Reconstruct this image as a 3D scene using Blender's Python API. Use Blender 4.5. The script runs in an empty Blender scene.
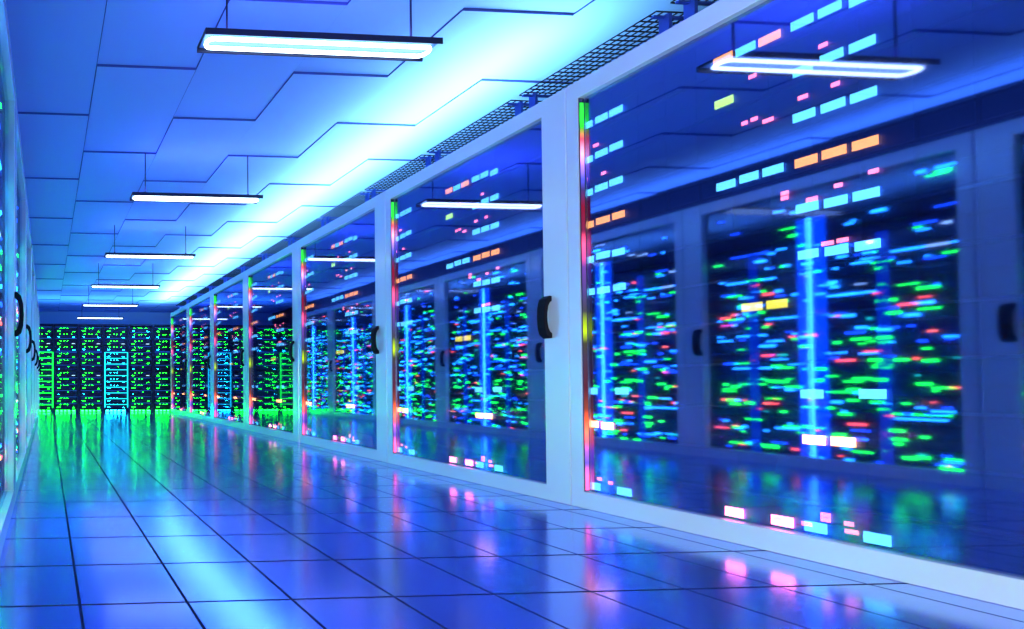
import bpy, bmesh, math, random
from mathutils import Vector, Matrix
random.seed(7)
S = bpy.context.scene
C = S.collection
PI = math.pi
R = 3.23          # front plane of the right-hand row
L = -0.20         # front plane of the left-hand row
BAY = 1.67        # width of one cabinet
CEIL = 3.26
ENDY = 13.34       # front of the racks that close the aisle

# ------------------------------------------------------------------ materials
def mat(name):
    m = bpy.data.materials.new(name); m.use_nodes = True
    nt = m.node_tree
    for n in list(nt.nodes): nt.nodes.remove(n)
    out = nt.nodes.new('ShaderNodeOutputMaterial')
    return m, nt, out
def pbr(name, col, rough=.5, metal=0., spec=.5, noise=None, coat=0.):
    m, nt, out = mat(name)
    b = nt.nodes.new('ShaderNodeBsdfPrincipled')
    b.inputs['Base Color'].default_value = (*col, 1)
    b.inputs['Roughness'].default_value = rough
    b.inputs['Metallic'].default_value = metal
    b.inputs['Specular IOR Level'].default_value = spec
    b.inputs['Coat Weight'].default_value = coat
    b.inputs['Coat Roughness'].default_value = .05
    if noise:
        tc = nt.nodes.new('ShaderNodeTexCoord'); n = nt.nodes.new('ShaderNodeTexNoise')
        n.inputs['Scale'].default_value = noise[0]; n.inputs['Detail'].default_value = 4
        mr = nt.nodes.new('ShaderNodeMapRange')
        mr.inputs['To Min'].default_value = rough - noise[1]; mr.inputs['To Max'].default_value = rough + noise[1]
        nt.links.new(tc.outputs['Object'], n.inputs['Vector'])
        nt.links.new(n.outputs['Fac'], mr.inputs['Value'])
        nt.links.new(mr.outputs['Result'], b.inputs['Roughness'])
    nt.links.new(b.outputs[0], out.inputs[0])
    return m
def glow(name, col, strength, sample=False):
    m, nt, out = mat(name)
    e = nt.nodes.new('ShaderNodeEmission')
    e.inputs[0].default_value = (*col, 1); e.inputs[1].default_value = strength
    nt.links.new(e.outputs[0], out.inputs[0])
    m.cycles.emission_sampling = 'AUTO' if sample else 'NONE'
    return m
def glass(name, tint, refl, f0, f1, rough):
    m, nt, out = mat(name)
    t = nt.nodes.new('ShaderNodeBsdfTransparent'); t.inputs[0].default_value = (*tint, 1)
    g = nt.nodes.new('ShaderNodeBsdfGlossy'); g.inputs['Color'].default_value = (*refl, 1)
    g.inputs['Roughness'].default_value = rough
    lw = nt.nodes.new('ShaderNodeLayerWeight'); lw.inputs['Blend'].default_value = .35
    mr = nt.nodes.new('ShaderNodeMapRange')
    mr.inputs['To Min'].default_value = f0; mr.inputs['To Max'].default_value = f1
    mx = nt.nodes.new('ShaderNodeMixShader')
    nt.links.new(lw.outputs['Facing'], mr.inputs['Value'])
    nt.links.new(mr.outputs['Result'], mx.inputs[0])
    nt.links.new(t.outputs[0], mx.inputs[1]); nt.links.new(g.outputs[0], mx.inputs[2])
    nt.links.new(mx.outputs[0], out.inputs[0])
    return m

M = {}
M['frame'] = pbr('white_powder_coat', (.82, .89, .88), .22, .35, .5)
M['body'] = pbr('dark_cabinet_steel', (.02, .03, .07), .45, .4, .5, (5, .08))
M['server'] = pbr('black_server_steel', (.012, .014, .035), .4, .5, .5, (9, .1))
M['bezel'] = pbr('blue_black_bezel', (.02, .03, .09), .35, .6)
M['black'] = pbr('black_plastic', (.006, .006, .012), .6, 0, .15)
M['mesh'] = pbr('black_wire', (.01, .012, .03), .5, .2)
M['bracket'] = pbr('blue_steel_bracket', (.05, .12, .55), .4, .5)
M['ceil'] = pbr('painted_ceiling_panel', (.26, .44, .92), .55, 0, .3, (3, .08))
M['ceilgap'] = pbr('ceiling_gap', (.07, .11, .45), .8)
M['tile'] = pbr('polished_blue_tile', (.29, .36, .94), .16, .9, .5, (4, .02))
M['grout'] = pbr('dark_joint', (.012, .02, .16), .5, 0, .3)
M['wall'] = pbr('dark_blue_wall', (.008, .012, .05), .6, 0, .3, (2, .1))
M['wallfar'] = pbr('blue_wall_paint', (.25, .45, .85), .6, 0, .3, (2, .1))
M['housing'] = pbr('dark_lamp_housing', (.02, .02, .06), .4, .3)
M['refl'] = pbr('lamp_reflector', (.10, .24, .55), .35, .2)
M['glass_r'] = glass('mirror_tinted_glass', (.92, .96, 1), (.37, .42, .74), .44, .90, .032)
M['glass_l'] = glass('clear_tinted_glass', (.9, .95, 1), (.6, .75, 1), .06, .40, .06)
M['tube'] = glow('lamp_tube', (.66, .88, 1), 7, True)
M['c'] = glow('cyan_indicator', (.12, .58, 1), 7)
M['o'] = glow('amber_indicator', (1, .34, .09), 7)
M['y'] = glow('yellow_indicator', (.9, .75, .05), 5)
M['Y'] = glow('pale_yellow_indicator', (1, .30, .10), 30)
M['g'] = glow('lime_indicator', (.50, 1, .05), 6)
M['p'] = glow('pink_indicator', (1, .16, .25), 11)
M['P'] = glow('rose_indicator', (1, .12, .28), 45)
M['Lg'] = glow('green_light', (.01, 1, .04), 14)
M['Lc'] = glow('sky_light', (.02, .38, 1), 15)
M['Lb'] = glow('blue_light', (.01, .10, 1), 8)
M['Lr'] = glow('red_light', (1, .07, .05), 14)
M['Lt'] = glow('turquoise_light', (.02, .95, .55), 4)
M['Lw'] = glow('pale_light', (.5, .8, 1), 4)
M['Lv'] = glow('violet_light', (.28, .08, 1), 4)
M['Lm'] = glow('magenta_light', (1, .06, .30), 14)
M['Lo'] = glow('orange_light', (1, .12, .06), 14)
M['tubeb'] = glow('bright_cyan_tube', (.06, .5, 1), 15)
M['halo'] = glow('deep_blue_diffuser', (.0, .10, 1), 2.6)
M['halo2'] = glow('dim_blue_diffuser', (.0, .06, .8), 1.3)
M['lad_t'] = glow('teal_light_line', (.01, .8, .9), 3)
M['lad_g'] = glow('green_light_line', (.005, 1, .05), 5)
M['Eg'] = glow('rack_green_light', (.003, 1, .003), 80)
M['Ey'] = glow('rack_lime_light', (.01, 1, .004), 45)
M['Tg'] = glow('added_green_glow', (.002, 1, .01), 130)
M['Tc'] = glow('added_cyan_glow', (.005, .55, .9), 90)
M['Eb'] = glow('rack_blue_light', (.02, .16, 1), 1.6)
M['Ec'] = glow('rack_cyan_light', (.004, .55, .9), 60)
M['Ew'] = glow('rack_pale_light', (.5, .8, 1), 3)

def jamb_glow():
    # glowing colour ramp painted as indicator lights reflected in the polished door jamb
    m, nt, out = mat('painted_jamb_reflection')
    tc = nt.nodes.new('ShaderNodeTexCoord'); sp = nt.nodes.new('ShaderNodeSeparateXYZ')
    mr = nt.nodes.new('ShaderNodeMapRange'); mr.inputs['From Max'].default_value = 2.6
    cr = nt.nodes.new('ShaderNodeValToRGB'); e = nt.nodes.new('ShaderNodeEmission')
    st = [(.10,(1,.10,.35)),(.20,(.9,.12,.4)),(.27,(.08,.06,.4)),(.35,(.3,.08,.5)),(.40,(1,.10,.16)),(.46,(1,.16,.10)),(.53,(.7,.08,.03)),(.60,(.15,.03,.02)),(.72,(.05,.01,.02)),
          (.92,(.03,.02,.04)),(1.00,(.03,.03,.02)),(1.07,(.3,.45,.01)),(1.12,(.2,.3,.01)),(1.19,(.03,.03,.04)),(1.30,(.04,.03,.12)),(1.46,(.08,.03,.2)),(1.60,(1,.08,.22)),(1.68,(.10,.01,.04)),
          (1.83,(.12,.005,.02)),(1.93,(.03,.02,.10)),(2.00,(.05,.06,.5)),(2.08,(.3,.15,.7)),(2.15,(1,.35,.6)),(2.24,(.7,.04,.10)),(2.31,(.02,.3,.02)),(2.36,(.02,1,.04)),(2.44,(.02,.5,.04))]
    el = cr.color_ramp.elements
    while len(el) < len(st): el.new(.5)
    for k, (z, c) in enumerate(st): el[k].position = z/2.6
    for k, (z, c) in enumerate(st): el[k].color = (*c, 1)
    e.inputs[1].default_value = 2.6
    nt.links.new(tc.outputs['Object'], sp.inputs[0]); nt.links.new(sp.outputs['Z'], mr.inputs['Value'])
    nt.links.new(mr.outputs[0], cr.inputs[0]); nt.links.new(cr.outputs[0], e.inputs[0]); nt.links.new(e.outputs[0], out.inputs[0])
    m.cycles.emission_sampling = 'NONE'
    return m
M['jamb_glow'] = jamb_glow()

# ------------------------------------------------------------------ mesh helpers
class MB:
    def __init__(s): s.bm = bmesh.new(); s.mats = []
    def mi(s, m):
        if m not in s.mats: s.mats.append(m)
        return s.mats.index(m)
    def box(s, x0, x1, y0, y1, z0, z1, m):
        i = s.mi(m)
        v = [s.bm.verts.new(p) for p in ((x0,y0,z0),(x1,y0,z0),(x1,y1,z0),(x0,y1,z0),(x0,y0,z1),(x1,y0,z1),(x1,y1,z1),(x0,y1,z1))]
        for q in ((0,3,2,1),(4,5,6,7),(0,1,5,4),(1,2,6,5),(2,3,7,6),(3,0,4,7)):
            f = s.bm.faces.new([v[k] for k in q]); f.material_index = i
    def prism(s, pts, axis, a, b, m):
        # pts 2-D outline, extruded from a to b along axis ('x','y','z')
        i = s.mi(m)
        def P(p, t): return {'x': (t, p[0], p[1]), 'y': (p[0], t, p[1]), 'z': (p[0], p[1], t)}[axis]
        A = [s.bm.verts.new(P(p, a)) for p in pts]; B = [s.bm.verts.new(P(p, b)) for p in pts]
        n = len(pts)
        fs = [s.bm.faces.new(A), s.bm.faces.new(B)]
        for k in range(n): fs.append(s.bm.faces.new((A[k], A[(k+1) % n], B[(k+1) % n], B[k])))
        for f in fs: f.material_index = i
        bmesh.ops.recalc_face_normals(s.bm, faces=fs)
    def ring(s, x0, x1, z0, z1, X0, X1, Z0, Z1, y0, y1, m):
        # rectangular frame: outer x0..x1,z0..z1, opening X0..X1,Z0..Z1
        i = s.mi(m)
        o = [(x0,z0),(x1,z0),(x1,z1),(x0,z1)]; n = [(X0,Z0),(X1,Z0),(X1,Z1),(X0,Z1)]
        V = {}
        for t, y in enumerate((y0, y1)):
            for k in range(4):
                V['o',t,k] = s.bm.verts.new((o[k][0], y, o[k][1])); V['n',t,k] = s.bm.verts.new((n[k][0], y, n[k][1]))
        fs = []
        for k in range(4):
            j = (k+1) % 4
            for t in (0, 1): fs.append(s.bm.faces.new((V['o',t,k], V['o',t,j], V['n',t,j], V['n',t,k])))
            for q in 'on': fs.append(s.bm.faces.new((V[q,0,k], V[q,0,j], V[q,1,j], V[q,1,k])))
        for f in fs: f.material_index = i
        bmesh.ops.recalc_face_normals(s.bm, faces=fs)
    def tube(s, pts, r, m, closed=False, seg=10):
        i = s.mi(m); n = len(pts); rings = []
        for k in range(n):
            p = Vector(pts[k])
            a = Vector(pts[(k-1) % n] if (closed or k) else pts[k]); b = Vector(pts[(k+1) % n] if (closed or k < n-1) else pts[k])
            d = (b - a).normalized()
            u = d.cross(Vector((0,0,1)));
            if u.length < 1e-3: u = d.cross(Vector((1,0,0)))
            u.normalize(); w = d.cross(u)
            rings.append([s.bm.verts.new(p + (u*math.cos(t*2*PI/seg) + w*math.sin(t*2*PI/seg))*r) for t in range(seg)])
        for k in range(n if closed else n-1):
            A, B = rings[k], rings[(k+1) % n]
            for t in range(seg):
                f = s.bm.faces.new((A[t], A[(t+1) % seg], B[(t+1) % seg], B[t])); f.material_index = i; f.smooth = True
        if not closed:
            for q in (rings[0], rings[-1]):
                f = s.bm.faces.new(q); f.material_index = i
    def mesh(s, name):
        me = bpy.data.meshes.new(name)
        bmesh.ops.recalc_face_normals(s.bm, faces=s.bm.faces)
        s.bm.to_mesh(me); s.bm.free()
        for m in s.mats: me.materials.append(M[m])
        return me
def link(name, me, parent=None, loc=(0,0,0), rot=(0,0,0), bevel=0, seg=2):
    o = bpy.data.objects.new(name, me); C.objects.link(o)
    o.location = loc; o.rotation_euler = rot
    if parent: o.parent = parent
    if bevel:
        b = o.modifiers.new('bevel', 'BEVEL'); b.width = bevel; b.segments = seg; b.limit_method = 'ANGLE'
    return o
def tag(o, label=None, cat=None, group=None, kind=None):
    if label: o['label'] = label
    if cat: o['category'] = cat
    if group: o['group'] = group
    if kind: o['kind'] = kind
    return o
def empty(name, loc, rz=0):
    o = bpy.data.objects.new(name, None); C.objects.link(o)
    o.location = loc; o.rotation_euler = (0,0,rz); o.empty_display_size = .1
    return o

# ------------------------------------------------------------------ the room
X0, X1, Y0, Y1 = -1.5, 4.9, -3.2, 17.4
def floor():
    b = MB()
    b.box(X0, X1, Y0, Y1, -.12, -.012, 'grout')
    b2 = MB(); T = .37; g = .0045; e = .001
    i = b.mi('tile')
    nx0 = int((X0-.11)/T)-1
    for ix in range(nx0, 16):
        xa = .112 + ix*T + g; xb = xa + T - 2*g
        if xb < X0+.02 or xa > X1-.02: continue
        xa = max(xa, X0); xb = min(xb, X1)
        for iy in range(-14, 44):
            ya = 1.706 + iy*T + g; yb = ya + T - 2*g
            if yb < Y0+.02 or ya > Y1-.02: continue
            ya = max(ya, Y0); yb = min(yb, Y1)
            # bevelled slab: top plus four chamfers
            top = [b.bm.verts.new(p) for p in ((xa+e,ya+e,0),(xb-e,ya+e,0),(xb-e,yb-e,0),(xa+e,yb-e,0))]
            low = [b.bm.verts.new(p) for p in ((xa,ya,-.003),(xb,ya,-.003),(xb,yb,-.003),(xa,yb,-.003))]
            bot = [b.bm.verts.new(p) for p in ((xa,ya,-.013),(xb,ya,-.013),(xb,yb,-.013),(xa,yb,-.013))]
            fs = [b.bm.faces.new(top)]
            for k in range(4):
                j = (k+1) % 4
                fs.append(b.bm.faces.new((low[k], low[j], top[j], top[k])))
                fs.append(b.bm.faces.new((bot[k], bot[j], low[j], low[k])))
            jg = b.mi('grout')
            for q, f in enumerate(fs): f.material_index = i if q == 0 else jg
    me = b.mesh('floor')
    return tag(link('floor', me), kind='structure')
floor()
def ceiling():
    b = MB()
    b.box(X0, X1, Y0, Y1, CEIL+.045, CEIL+.12, 'ceilgap')
    W, LEN = .7985, 1.467
    for c in range(-4, 7):
        xa = .39 + c*W; xb = xa + W
        if xb < X0 or xa > X1: continue
        xa = max(xa, X0); xb = min(xb, X1)
        off = 3.895 + (0 if c % 2 == 0 else LEN/2)
        for r in range(-6, 11):
            ya = off + r*LEN; yb = ya + LEN
            if yb < Y0 or ya > Y1: continue
            t0 = (max(ya, Y0)-ya)/LEN; t1 = (min(yb, Y1)-ya)/LEN
            ya2, yb2 = max(ya, Y0), min(yb, Y1)
            # every panel hangs a little lower at its near edge, like lapped boards
            za = CEIL + .016*t0; zb = CEIL + .016*t1
            i = b.mi('ceil')
            g = .0035
            vs = [(xa+g,ya2+g,za),(xb-g,ya2+g,za),(xb-g,yb2-g,zb),(xa+g,yb2-g,zb)]
            lo = [b.bm.verts.new(v) for v in vs]; hi = [b.bm.verts.new((v[0],v[1],CEIL+.046)) for v in vs]
            fs = [b.bm.faces.new(lo)]
            for k in range(4): fs.append(b.bm.faces.new((lo[k], lo[(k+1)%4], hi[(k+1)%4], hi[k])))
            j = b.mi('ceilgap')
            for q, f in enumerate(fs): f.material_index = i if q == 0 else j
    return tag(link('ceiling', b.mesh('ceiling')), kind='structure')
ceiling()
def wall(name, *a, m='wall'):
    b = MB(); b.box(*a, m)
    return tag(link(name, b.mesh(name)), kind='structure')
wall('wall_left', X0-.1, X0, Y0, Y1, -.12, CEIL+.12)
wall('wall_right', X1, X1+.1, Y0, Y1, -.12, CEIL+.12)
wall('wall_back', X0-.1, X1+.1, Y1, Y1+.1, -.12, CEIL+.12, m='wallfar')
wall('wall_front', X0-.1, X1+.1, Y0-.1, Y0, -.12, CEIL+.12)

# ------------------------------------------------------------------ cabinets
H = 2.6
HW = BAY/2 - .002
XO0, XO1 = -.765, .680      # opening: narrow stile at -x, wide stile (handle) at +x
ZO0, ZO1 = .10, 2.495
def m_frame():
    b = MB(); b.ring(-HW, HW, 0, H, XO0, XO1, ZO0, ZO1, 0, .060, 'frame'); return b.mesh('frame')
def m_body():
    b = MB()
    b.box(-HW, -HW+.02, .061, .92, 0, H, 'body'); b.box(HW-.02, HW, .061, .92, 0, H, 'body')
    b.box(-HW+.02, HW-.02, .061, .92, 0, .03, 'body'); b.box(-HW+.02, HW-.02, .061, .92, H-.03, H, 'body')
    b.box(-HW+.02, HW-.02, .90, .92, .03, H-.03, 'body')
    return b.mesh('body')
def m_glass(m):
    b = MB(); b.box(XO0, XO1, .038, .044, ZO0, ZO1, m); return b.mesh('glass_door')
def m_handle():
    b = MB()
    pr = [(0,1.315),(-.012,1.318),(-.040,1.295),(-.052,1.25),(-.056,1.18),(-.052,1.11),(-.040,1.065),(-.012,1.042),(0,1.045),
          (0,1.078),(-.012,1.085),(-.024,1.11),(-.030,1.15),(-.031,1.18),(-.030,1.21),(-.024,1.25),(-.012,1.275),(0,1.282)]
    b.prism(pr, 'x', .685, .735, 'black')
    return b.mesh('handle')
def m_server(pitch=.205):
    b = MB(); h = pitch-.012
    b.box(-.80, .80, .034, .75, 0, h, 'server')
    b.box(-.80, -.775, .026, .034, 0, h, 'bezel'); b.box(.775, .80, .026, .034, 0, h, 'bezel')
    for k in range(12):
        x = -.76 + k*.127
        b.box(x, x+.112, .029, .034, .012, h*.46, 'bezel'); b.box(x, x+.112, .029, .034, h*.54, h-.012, 'bezel')
    return b.mesh('server')
DASH = [(-0.18, -0.113, 0.101, 'P'),(-0.025, 0.046, 0.103, 'P'),(-0.643, -0.568, 0.103, 'c'),(-0.793, -0.727, 0.105, 'c'),(0.075, 0.142, 0.106, 'c'),(0.233, 0.303, 0.106, 'c'),(-0.018, 0.02, 0.141, 'p'),(-0.804, -0.781, 0.141, 'P'),(0.067, 0.102, 0.142, 'p'),(0.186, 0.224, 0.143, 'p'),(-0.688, -0.662, 0.17, 'p'),(0.122, 0.152, 0.174, 'p'),(0.184, 0.212, 0.174, 'p'),(-0.747, -0.72, 0.183, 'p'),(0.122, 0.152, 0.194, 'p'),(-0.721, -0.653, 0.503, 'y'),(-0.804, -0.732, 0.508, 'y'),(0.075, 0.143, 0.509, 'y'),(0.154, 0.222, 0.51, 'y'),(0.072, 0.14, 0.707, 'c'),(-0.801, -0.735, 0.707, 'c'),(-0.645, -0.574, 0.709, 'c'),(0.23, 0.3, 0.71, 'c'),(-0.109, -0.036, 1.111, 'y'),(-0.026, 0.042, 1.112, 'y'),(-0.731, -0.661, 1.308, 'c'),(0.228, 0.295, 1.31, 'c'),(-0.798, -0.742, 1.31, 'c'),(-0.646, -0.58, 1.31, 'c'),(0.149, 0.215, 1.311, 'c'),(0.073, 0.135, 1.314, 'c'),(0.141, 0.177, 1.346, 'p'),(0.182, 0.216, 1.348, 'p'),(-0.801, -0.744, 1.506, 'c'),(-0.648, -0.582, 1.513, 'c'),(0.15, 0.216, 1.516, 'c'),(0.226, 0.296, 1.516, 'c'),(-0.734, -0.658, 1.516, 'c'),(0.07, 0.138, 1.519, 'c'),(0.1, 0.136, 1.549, 'p'),(0.178, 0.204, 1.58, 'p'),(0.026, 0.052, 1.583, 'p'),(0.266, 0.295, 1.601, 'p'),(0.026, 0.053, 1.605, 'p'),(-0.189, -0.118, 1.718, 'c'),(-0.804, -0.741, 1.72, 'o'),(0.07, 0.138, 1.721, 'o'),(0.227, 0.296, 1.723, 'o'),(-0.107, -0.04, 1.724, 'c'),(-0.03, 0.039, 1.724, 'c'),(0.147, 0.216, 1.724, 'o'),(-0.731, -0.655, 1.725, 'o'),(-0.645, -0.579, 1.727, 'o'),(-0.801, -0.744, 1.917, 'c'),(0.225, 0.295, 1.92, 'c'),(0.147, 0.216, 1.922, 'c'),(0.067, 0.135, 1.923, 'c'),(-0.733, -0.663, 1.924, 'c'),(-0.657, -0.586, 1.928, 'c'),(-0.026, 0.012, 1.959, 'p'),(-0.096, -0.072, 1.986, 'p'),(-0.065, -0.039, 1.988, 'p'),(-0.794, -0.771, 2.001, 'p'),(-0.699, -0.672, 2.003, 'p'),(0.083, 0.115, 2.005, 'p'),(0.176, 0.203, 2.007, 'p'),(-0.798, -0.741, 2.118, 'c'),(0.07, 0.13, 2.123, 'c'),(-0.19, -0.119, 2.126, 'g'),(-0.73, -0.66, 2.127, 'c'),(0.225, 0.295, 2.128, 'c'),(0.148, 0.214, 2.131, 'c'),(-0.654, -0.583, 2.132, 'c'),(-0.741, -0.708, 2.188, 'p'),(-0.069, -0.04, 2.192, 'p'),(0.145, 0.173, 2.193, 'p'),(0.228, 0.291, 2.317, 'c'),(-0.034, 0.039, 2.332, 'o'),(-0.795, -0.739, 2.332, 'c'),(0.145, 0.212, 2.333, 'c'),(0.067, 0.136, 2.334, 'c'),(-0.111, -0.041, 2.335, 'c'),(-0.727, -0.657, 2.336, 'c'),(-0.652, -0.58, 2.336, 'c'),(-0.191, -0.119, 2.339, 'o')]
def m_dash(z0, z1):
    res = []
    for x0, x1, z, c in DASH:
        if z0 <= z < z1:
            hh = .009 if c == 'p' else (.022 if z < .11 else .0195)
            zz = (max(z, .122)+.012 if z < .12 else z) - z0
            if c == 'y' and z < .6: c = 'Y'
            b = MB(); b.box(x0+.002, x1-.002, .016, .019, zz-hh, zz+hh, c); res.append(b.mesh('indicator_light'))
    return res
def m_dense(rnd, k, near):
    # small rows of lamps, denser low down
    b = MB(); z = .10 + .205*k
    n = 28 if z < 1.75 else (15 if z < 2.1 else 7)
    for _ in range(n):
        x = rnd.uniform(-.72, .62); zz = rnd.choice([.03, .05, .075, .10, .125, .15, .17]) + rnd.uniform(-.004, .004)
        w = rnd.choice([.012, .02, .02, .03, .05]); h = rnd.choice([.005, .007, .010])
        if .55 < z < .85: c = rnd.choices(['Lg','Lt','Lc','Lr'], [8, 2, 2, 1])[0]
        elif z < .55: c = rnd.choices(['Lg','Lc','Lb','Lr','Lt','Lo'], [5, 3, 3, 2, 1, 1])[0]
        elif z < 1.4: c = rnd.choices(['Lg','Lc','Lb','Lr','Lt','Lo','Lm'], [3, 6, 4, 1.4, 1, .6, .3])[0]
        else: c = rnd.choices(['Lg','Lc','Lb','Lw','Lr'], [3, 6, 4, 1, .6])[0]
        b.box(x-w, x+w, .020, .030, zz-h, zz+h, c)
    for _ in range(5 if z < 1.5 else 1):
        x = rnd.uniform(-.68, .58); zz = rnd.uniform(.03, .16)
        b.box(x-.035, x+.035, .019, .030, zz-.011, zz+.011, 'Lg' if z < .95 else rnd.choice(['Lc','Lc','Lg','Lr']))
    if z < 2.1:
        for _ in range(2 if rnd.random() < .7 else 1):
            x = rnd.choice([-.55, -.2, .12, .38]); zz = rnd.uniform(.03, .16); w = rnd.uniform(.08, .17)
            b.box(x-w, x+w, .022, .030, zz-.007, zz+.007, rnd.choice(['Lc','Lc','Lb','Lc','Lg']))
    return b.mesh('indicator_lights')
def m_strip_core(x, z0, z1):
    b = MB(); b.tube([(x,.016,z0),(x,.016,z1)], .006, 'tubeb', seg=8)
    b.tube([(x+.02,.017,z0),(x+.02,.017,z1)], .003, 'tubeb', seg=8)
    return b.mesh('light_tube')
def m_strip_halo(x, w, z0, z1, m):
    b = MB(); b.box(x-w, x+w, .020, .033, z0, z1, m); return b.mesh('light_strip')
def m_jamb_glow(rnd=None):
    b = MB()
    b.box(XO0+.0025, XO0+.005, .010, .034, ZO0+.01, ZO1-.03, 'jamb_glow')
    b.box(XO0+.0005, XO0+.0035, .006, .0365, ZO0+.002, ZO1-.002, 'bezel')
    return b.mesh('jamb_reflection_strip')

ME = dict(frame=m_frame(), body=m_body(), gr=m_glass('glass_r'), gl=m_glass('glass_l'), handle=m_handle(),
          server=m_server(), jamb_glow=m_jamb_glow())
ZK = [.0 + .205*k for k in range(12)]
DM = [m_dash(.205*k, .205*(k+1)) for k in range(12)]
rr = random.Random(3)
POOL = [[m_dense(rr, k, 0) for _ in range(4)] for k in range(12)]
SPC = m_strip_core(-.01, .10, 2.24); SPH = m_strip_halo(-.01, .085, .10, 2.24, 'halo')
SQ = [m_strip_halo(x, .03, .10, 2.0, 'halo2') for x in (-.39, .36)]

def cabinet(side, y_near, idx, label):
    if side == 'right': root = empty('server_cabinet', (R, y_near+BAY/2, 0), -PI/2)
    else: root = empty('server_cabinet', (L, y_near+BAY/2, 0), PI/2)
    tag(root, label, 'server cabinet', 'glass doored cabinets in the %s row' % side)
    link('frame', ME['frame'], root, bevel=.004)
    link('body', ME['body'], root)
    d = link('glass_door', ME['gr' if side == 'right' else 'gl'], root)
    tag(d, label='tinted mirror-like glass pane')
    tag(link('handle', ME['handle'], d, bevel=.004), label='black curved pull handle')
    st = link('jamb_reflection_strip', ME['jamb_glow'], root); tag(st, label='vertical glowing strip painted as coloured reflections on the door jamb')
    for k in range(12):
        z = .205*k + .032
        s = link('server', ME['server'], root, (0, .05, z))
        if side == 'right':
            for me in DM[k]: link('indicator_light', me, s, (0, 0, -.032))
        else:
            tag(link('indicator_lights', rr.choice(POOL[k]), s), kind='stuff')
    if side == 'left':
        h = link('light_strip', SPH, root, (0, .05, 0)); tag(h, label='wide deep blue vertical light strip')
        link('light_tube', SPC, h)
        for q in SQ: link('light_strip', q, root, (0, .05, 0))
    return root
ORD = ['nearest', 'second', 'third', 'fourth', 'fifth', 'sixth', 'seventh', 'eighth']
for i in range(7):
    y = 2.91 - BAY + i*BAY
    n = 'cabinet nearest the camera' if i == 0 else ('farthest cabinet' if i == 6 else ORD[i] + ' cabinet from the camera')
    cabinet('right', y, i, 'white-framed glass-doored server cabinet, %s in the right row' % n)
for i in range(7):
    y = 1.56 + i*BAY
    n = 'cabinet nearest the camera' if i == 0 else ('farthest cabinet' if i == 6 else ORD[i] + ' cabinet from the camera')
    cabinet('left', y, i, 'white-framed server cabinet at left photo edge, %s in the left row' % n)

# ------------------------------------------------------------------ wire trays on top of the right row
def m_grid():
    b = MB(); ln = .775; w = .42; r = .0018
    n = 21
    for k in range(n+1):
        y = ln*k/n; b.box(0, w, y-r, y+r, -.004, .003, 'mesh')
    for k in range(11):
        x = w*k/10; b.box(x-r, x+r, 0, ln, -.003, .004, 'mesh')
    return b.mesh('wire_grid')
def m_post(y):
    b = MB(); b.box(.07, .088, y, y+.045, 0, .128, 'bracket'); b.box(.05, .14, y-.004, y+.049, 0, .006, 'bracket')
    b.box(.004, .40, y+.015, y+.030, .110, .122, 'bracket')
    return b.mesh('bracket')
GR = m_grid(); PO = [m_post(.0), m_post(.73)]
TN = ['nearest', 'second', 'third', 'fourth', 'fifth', 'sixth', 'seventh', 'eighth', 'ninth', 'tenth', 'eleventh', 'twelfth']
for i in range(13):
    t = empty('cable_tray', (R+.002, 1.605 + .835*i, H))
    n = 'farthest from the camera' if i == 12 else (TN[i] + ' from the camera' if i else 'nearest the camera')
    tag(t, 'black wire mesh cable tray above the right row, %s' % n, 'cable tray', 'wire trays on top of the right row')
    link('wire_grid', GR, t, (0, 0, .13))
    for p in PO: tag(link('bracket', p, t), label='short blue metal bracket')

# ------------------------------------------------------------------ racks that close the aisle
RW = .67
def rack_parts():
    hw = RW/2 - .002; RH = 2.36
    b = MB(); b.ring(-hw, hw, 0, RH, -hw+.035, hw-.035, .07, RH-.05, 0, .04, 'bezel')
    fr = b.mesh('frame')
    b = MB()
    b.box(-hw, -hw+.02, .04, .85, 0, RH, 'body'); b.box(hw-.02, hw, .04, .85, 0, RH, 'body')
    b.box(-hw+.02, hw-.02, .83, .85, .02, RH, 'body'); b.box(-hw+.02, hw-.02, .04, .83, RH-.02, RH, 'body'); b.box(-hw+.02, hw-.02, .04, .83, 0, .02, 'body')
    bo = b.mesh('body')
    b = MB(); b.box(-.295, .295, .03, .7, 0, .158, 'server')
    for k in range(5): b.box(-.28+k*.113, -.18+k*.113, .024, .03, .015, .075, 'bezel')
    for k in range(5): b.box(-.28+k*.113, -.18+k*.113, .024, .03, .085, .145, 'bezel')
    return fr, bo, b.mesh('server')
FR, BO, SV = rack_parts()
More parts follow.
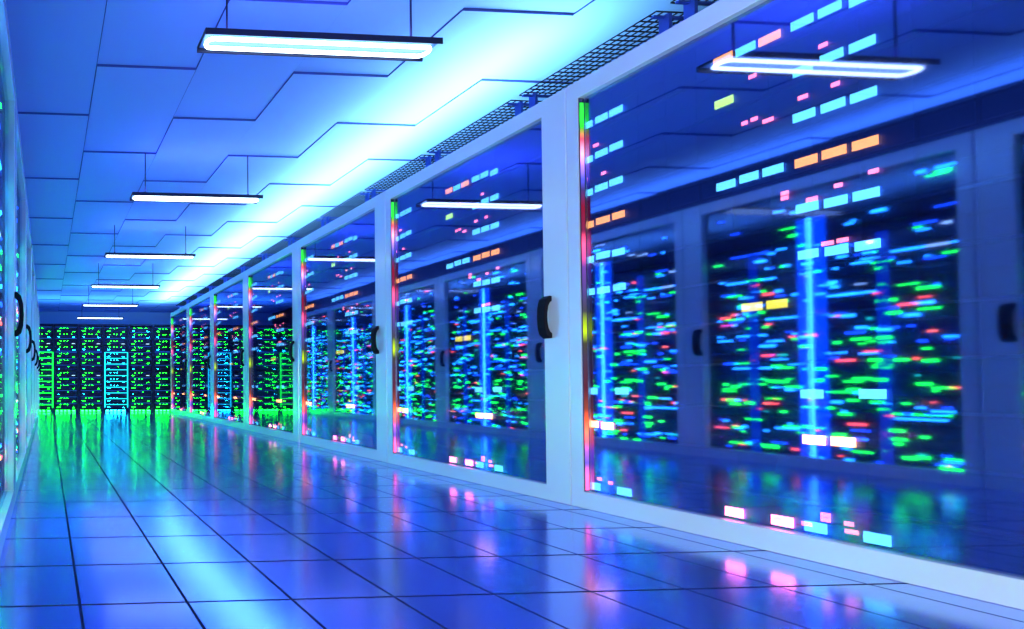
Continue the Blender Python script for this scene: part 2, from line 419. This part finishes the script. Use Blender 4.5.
def rack_leds(v):
    b = MB()
    def d(x, w, z, h, m):
        w *= .72; h *= .55
        b.box(x-w, x+w, .016, .024, z-h, z+h, m)
    if v == 'blue':
        b.box(-.28, .28, .018, .024, .012, .017, 'Eb')
        for x in (-.17, -.05, .02, .14): d(x, .018, .131, .005, 'Ey')
        d(-.2, .04, .060, .005, 'Ec'); d(.2, .04, .045, .005, 'Ec')
    elif v == 'green':
        for x in (-.15, -.05, .03): d(x, .017, .118, .006, 'Eg')
        d(-.2, .05, .045, .006, 'Eg'); d(.2, .035, .030, .006, 'Eg')
        b.box(-.28, .28, .018, .024, .148, .152, 'Eb')
    elif v == 'white':
        for x in (-.15, -.05, .03): d(x, .017, .118, .006, 'Ey')
        d(.19, .06, .045, .008, 'Ew'); d(-.2, .05, .045, .006, 'Eg')
    elif v == 'teal':
        for x in (-.15, -.05, .03): d(x, .017, .118, .006, 'Ec')
        d(-.2, .05, .045, .006, 'Ec'); d(.2, .035, .030, .006, 'Ec')
    elif v == 'dim':
        b.box(-.28, .28, .018, .024, .148, .152, 'Eb'); d(-.2, .02, .05, .005, 'Ec'); d(.05, .01, .11, .006, 'Eg')
    elif v == 'cyan':
        for x in (-.15, -.05, .03): d(x, .017, .118, .006, 'Ey')
        d(-.2, .06, .045, .006, 'Ec'); d(.2, .04, .030, .006, 'Ec')
        b.box(-.28, .28, .018, .024, .070, .074, 'Ec')
    return b.mesh('indicator_lights')
RL = {k: rack_leds(k) for k in ('blue','green','white','dim','teal')}
def ladder(m):
    b = MB()
    for x in (-.305, .305): b.tube([(x, -.012, .12), (x, -.012, 1.60)], .012, m, seg=8)
    for k in range(10):
        z = .20 + k*.155; b.tube([(-.305, -.012, z), (.305, -.012, z)], .007, m, seg=6)
    return b.mesh('ladder_light')
LAD = {k: ladder(k) for k in ('lad_t','lad_g')}
def floor_glow(m):  # glowing blocks added at the rack base to strengthen the floor streaks
    b = MB()
    for x, w in ((-.24, .035), (-.13, .03), (-.03, .03), (.07, .03), (.20, .04)): b.box(x-w, x+w, -.006, .0, .018, .05, m)
    return b.mesh('added_floor_glow')
FLOOR_GLOW = {'g': floor_glow('Tg'), 'c': floor_glow('Tc')}
RX = [-.49 + RW*(k+.5) for k in range(6)]
rlab = ['leftmost dark server rack of the end wall, with a green ladder-shaped light', 'second dark server rack from the left across the end of the aisle',
        'third dark server rack from the left across the end of the aisle', 'dark end-wall server rack outlined by a pale teal ladder of light',
        'dark end-wall server rack just right of the teal ladder-lit one', 'rightmost dark server rack at the end of the aisle, beside the right row']
for i, x in enumerate(RX):
    rt = empty('server_rack', (x, ENDY, 0)); tag(rt, rlab[i], 'server rack', 'racks across the end of the aisle')
    link('frame', FR, rt, bevel=.003); link('body', BO, rt)
    for k in range(13):
        s = link('server', SV, rt, (0, 0, .085 + k*.170))
        v = 'blue' if k in (11, 9 if i != 4 else 12) else ('white' if k in (5, 10) else 'green')
        if k == 8 and i != 4: v = 'green'
        if k in (2, 6): v = 'dim'
        if i == 3 and k < 9 and v != 'dim': v = 'teal'
        link('indicator_lights', RL[v], s)
    link('added_floor_glow', FLOOR_GLOW['c' if i == 3 else 'g'], rt)
    if i in (0, 3):
        tag(link('ladder_light', LAD['lad_g' if i == 0 else 'lad_t'], rt), label='green glowing ladder outline' if i == 0 else 'pale teal glowing ladder outline')

# ------------------------------------------------------------------ pendant lamps
def lamp_meshes():
    w, d = .716, .080
    b = MB()
    def stad(hw, r, n=10):
        return [(hw-r+r*math.sin(t*PI/n), -r*math.cos(t*PI/n)) for t in range(n+1)] + [(-hw+r-r*math.sin(t*PI/n), r*math.cos(t*PI/n)) for t in range(n+1)]
    b.prism([(-w,-d),(w,-d),(w,d),(-w,d)], 'z', .028, .038, 'housing')
    b.prism([(-w,-d-.003),(w,-d-.003),(w,-d+.003),(-w,-d+.003)], 'z', .0, .038, 'housing')
    b.prism([(-w,d-.003),(w,d-.003),(w,d+.006),(-w,d+.006)], 'z', .0, .038, 'housing')
    ho = b.mesh('housing')
    b = MB(); b.box(-w+.01, w-.01, -d+.008, d-.008, .022, .0275, 'refl'); re = b.mesh('reflector')
    b = MB(); b.tube([(x, y, .004) for x, y in stad(w-.03, .040)], .0115, 'tube', closed=True, seg=10); tu = b.mesh('light_tube')
    b = MB(); b.tube([(0,0,.037),(0,0,CEIL+.004-2.765)], .006, 'housing', seg=8)
    b.tube([(0,0,.037),(0,0,.07)], .013, 'housing', seg=10); rod = b.mesh('suspension_rod')
    return ho, re, tu, rod
HO, RE, TU, ROD = lamp_meshes()
words = ['large pendant strip lamp with two bright tubes, nearest the camera', 'white pendant strip lamp, second from the camera',
         'white pendant strip lamp, third from the camera', 'white pendant strip lamp, fourth from the camera',
         'small-looking pendant strip lamp, second farthest, before the racks', 'farthest pendant strip lamp, seen just above the end racks']
for i in range(6):
    y = 2.88 + 2.47*i
    t = empty('pendant_lamp', (1.625, y, 2.765)); tag(t, words[i], 'lamp', 'pendant lamps along the aisle')
    link('housing', HO, t, bevel=.003); link('reflector', RE, t); tag(link('light_tube', TU, t), label='glowing white racetrack tube')
    for sx in (-.56, .58): link('suspension_rod', ROD, t, (sx, 0, 0))

# ------------------------------------------------------------------ lights
def area(name, loc, rot, sx, sy, col, power):
    l = bpy.data.lights.new(name, 'AREA'); l.shape = 'RECTANGLE'; l.size = sx; l.size_y = sy
    l.color = col; l.energy = power
    o = bpy.data.objects.new(name, l); C.objects.link(o); o.location = loc; o.rotation_euler = rot
    return o
# bright cyan-white cove light lying on the right row, shining up
area('cove_light_right', (R+.30, 9.1, H+.20), (PI, 0, 0), .2, 11.8, (.42, .88, 1), 305)
# blue cove light behind the left row
area('cove_light_left', (L-1.12, 7.5, H+.26), (PI, 0, 0), .2, 14, (.22, .55, 1), 130)
# blue uplights added above the pendant lamps to colour the ceiling
for i in range(6):
    y = 2.88 + 2.47*i
    area('added_uplight', (1.645, y, 2.83), (PI, 0, 0), 1.3, .12, (.12, .16, 1), 9)
# white fill added beside the camera to brighten the right row's frames
l = area('added_fill_light', (-.15, -.4, .75), (0, 0, 0), 1.4, 1.2, (.95, 1, .9), 150)
l.rotation_euler = Vector((1, 0, -.03)).to_track_quat('-Z', 'Z').to_euler()
area('added_end_light', (1.6, ENDY+1.3, 2.5), (PI, 0, 0), 4.6, .3, (.10, .50, 1), 70)  # unseen lamp added behind the end racks to brighten the far wall
w = bpy.data.worlds.new('world'); S.world = w; w.use_nodes = True
w.node_tree.nodes['Background'].inputs[0].default_value = (.02, .08, .4, 1)
w.node_tree.nodes['Background'].inputs[1].default_value = .3

# ------------------------------------------------------------------ camera
f = 500.; cx = 76.6; cy = 376.4
cam = bpy.data.cameras.new('camera'); co = bpy.data.objects.new('camera', cam); C.objects.link(co)
cam.sensor_fit = 'HORIZONTAL'; cam.sensor_width = 36; cam.lens = f/1024*36
cam.shift_x = (512-cx)/1024; cam.shift_y = (cy-314.5)/1024
cam.clip_start = .02
co.location = (0, 0, .75)
co.rotation_euler = (PI/2 + math.atan(7.6/f), 0, -math.atan(29.6/f))
S.camera = co
S.view_settings.view_transform = 'Standard'; S.view_settings.look = 'None'
S.view_settings.exposure = 0; S.view_settings.gamma = 1; S.view_settings.use_curve_mapping = False
S.cycles.max_bounces = 12; S.cycles.transparent_max_bounces = 16; S.cycles.glossy_bounces = 8
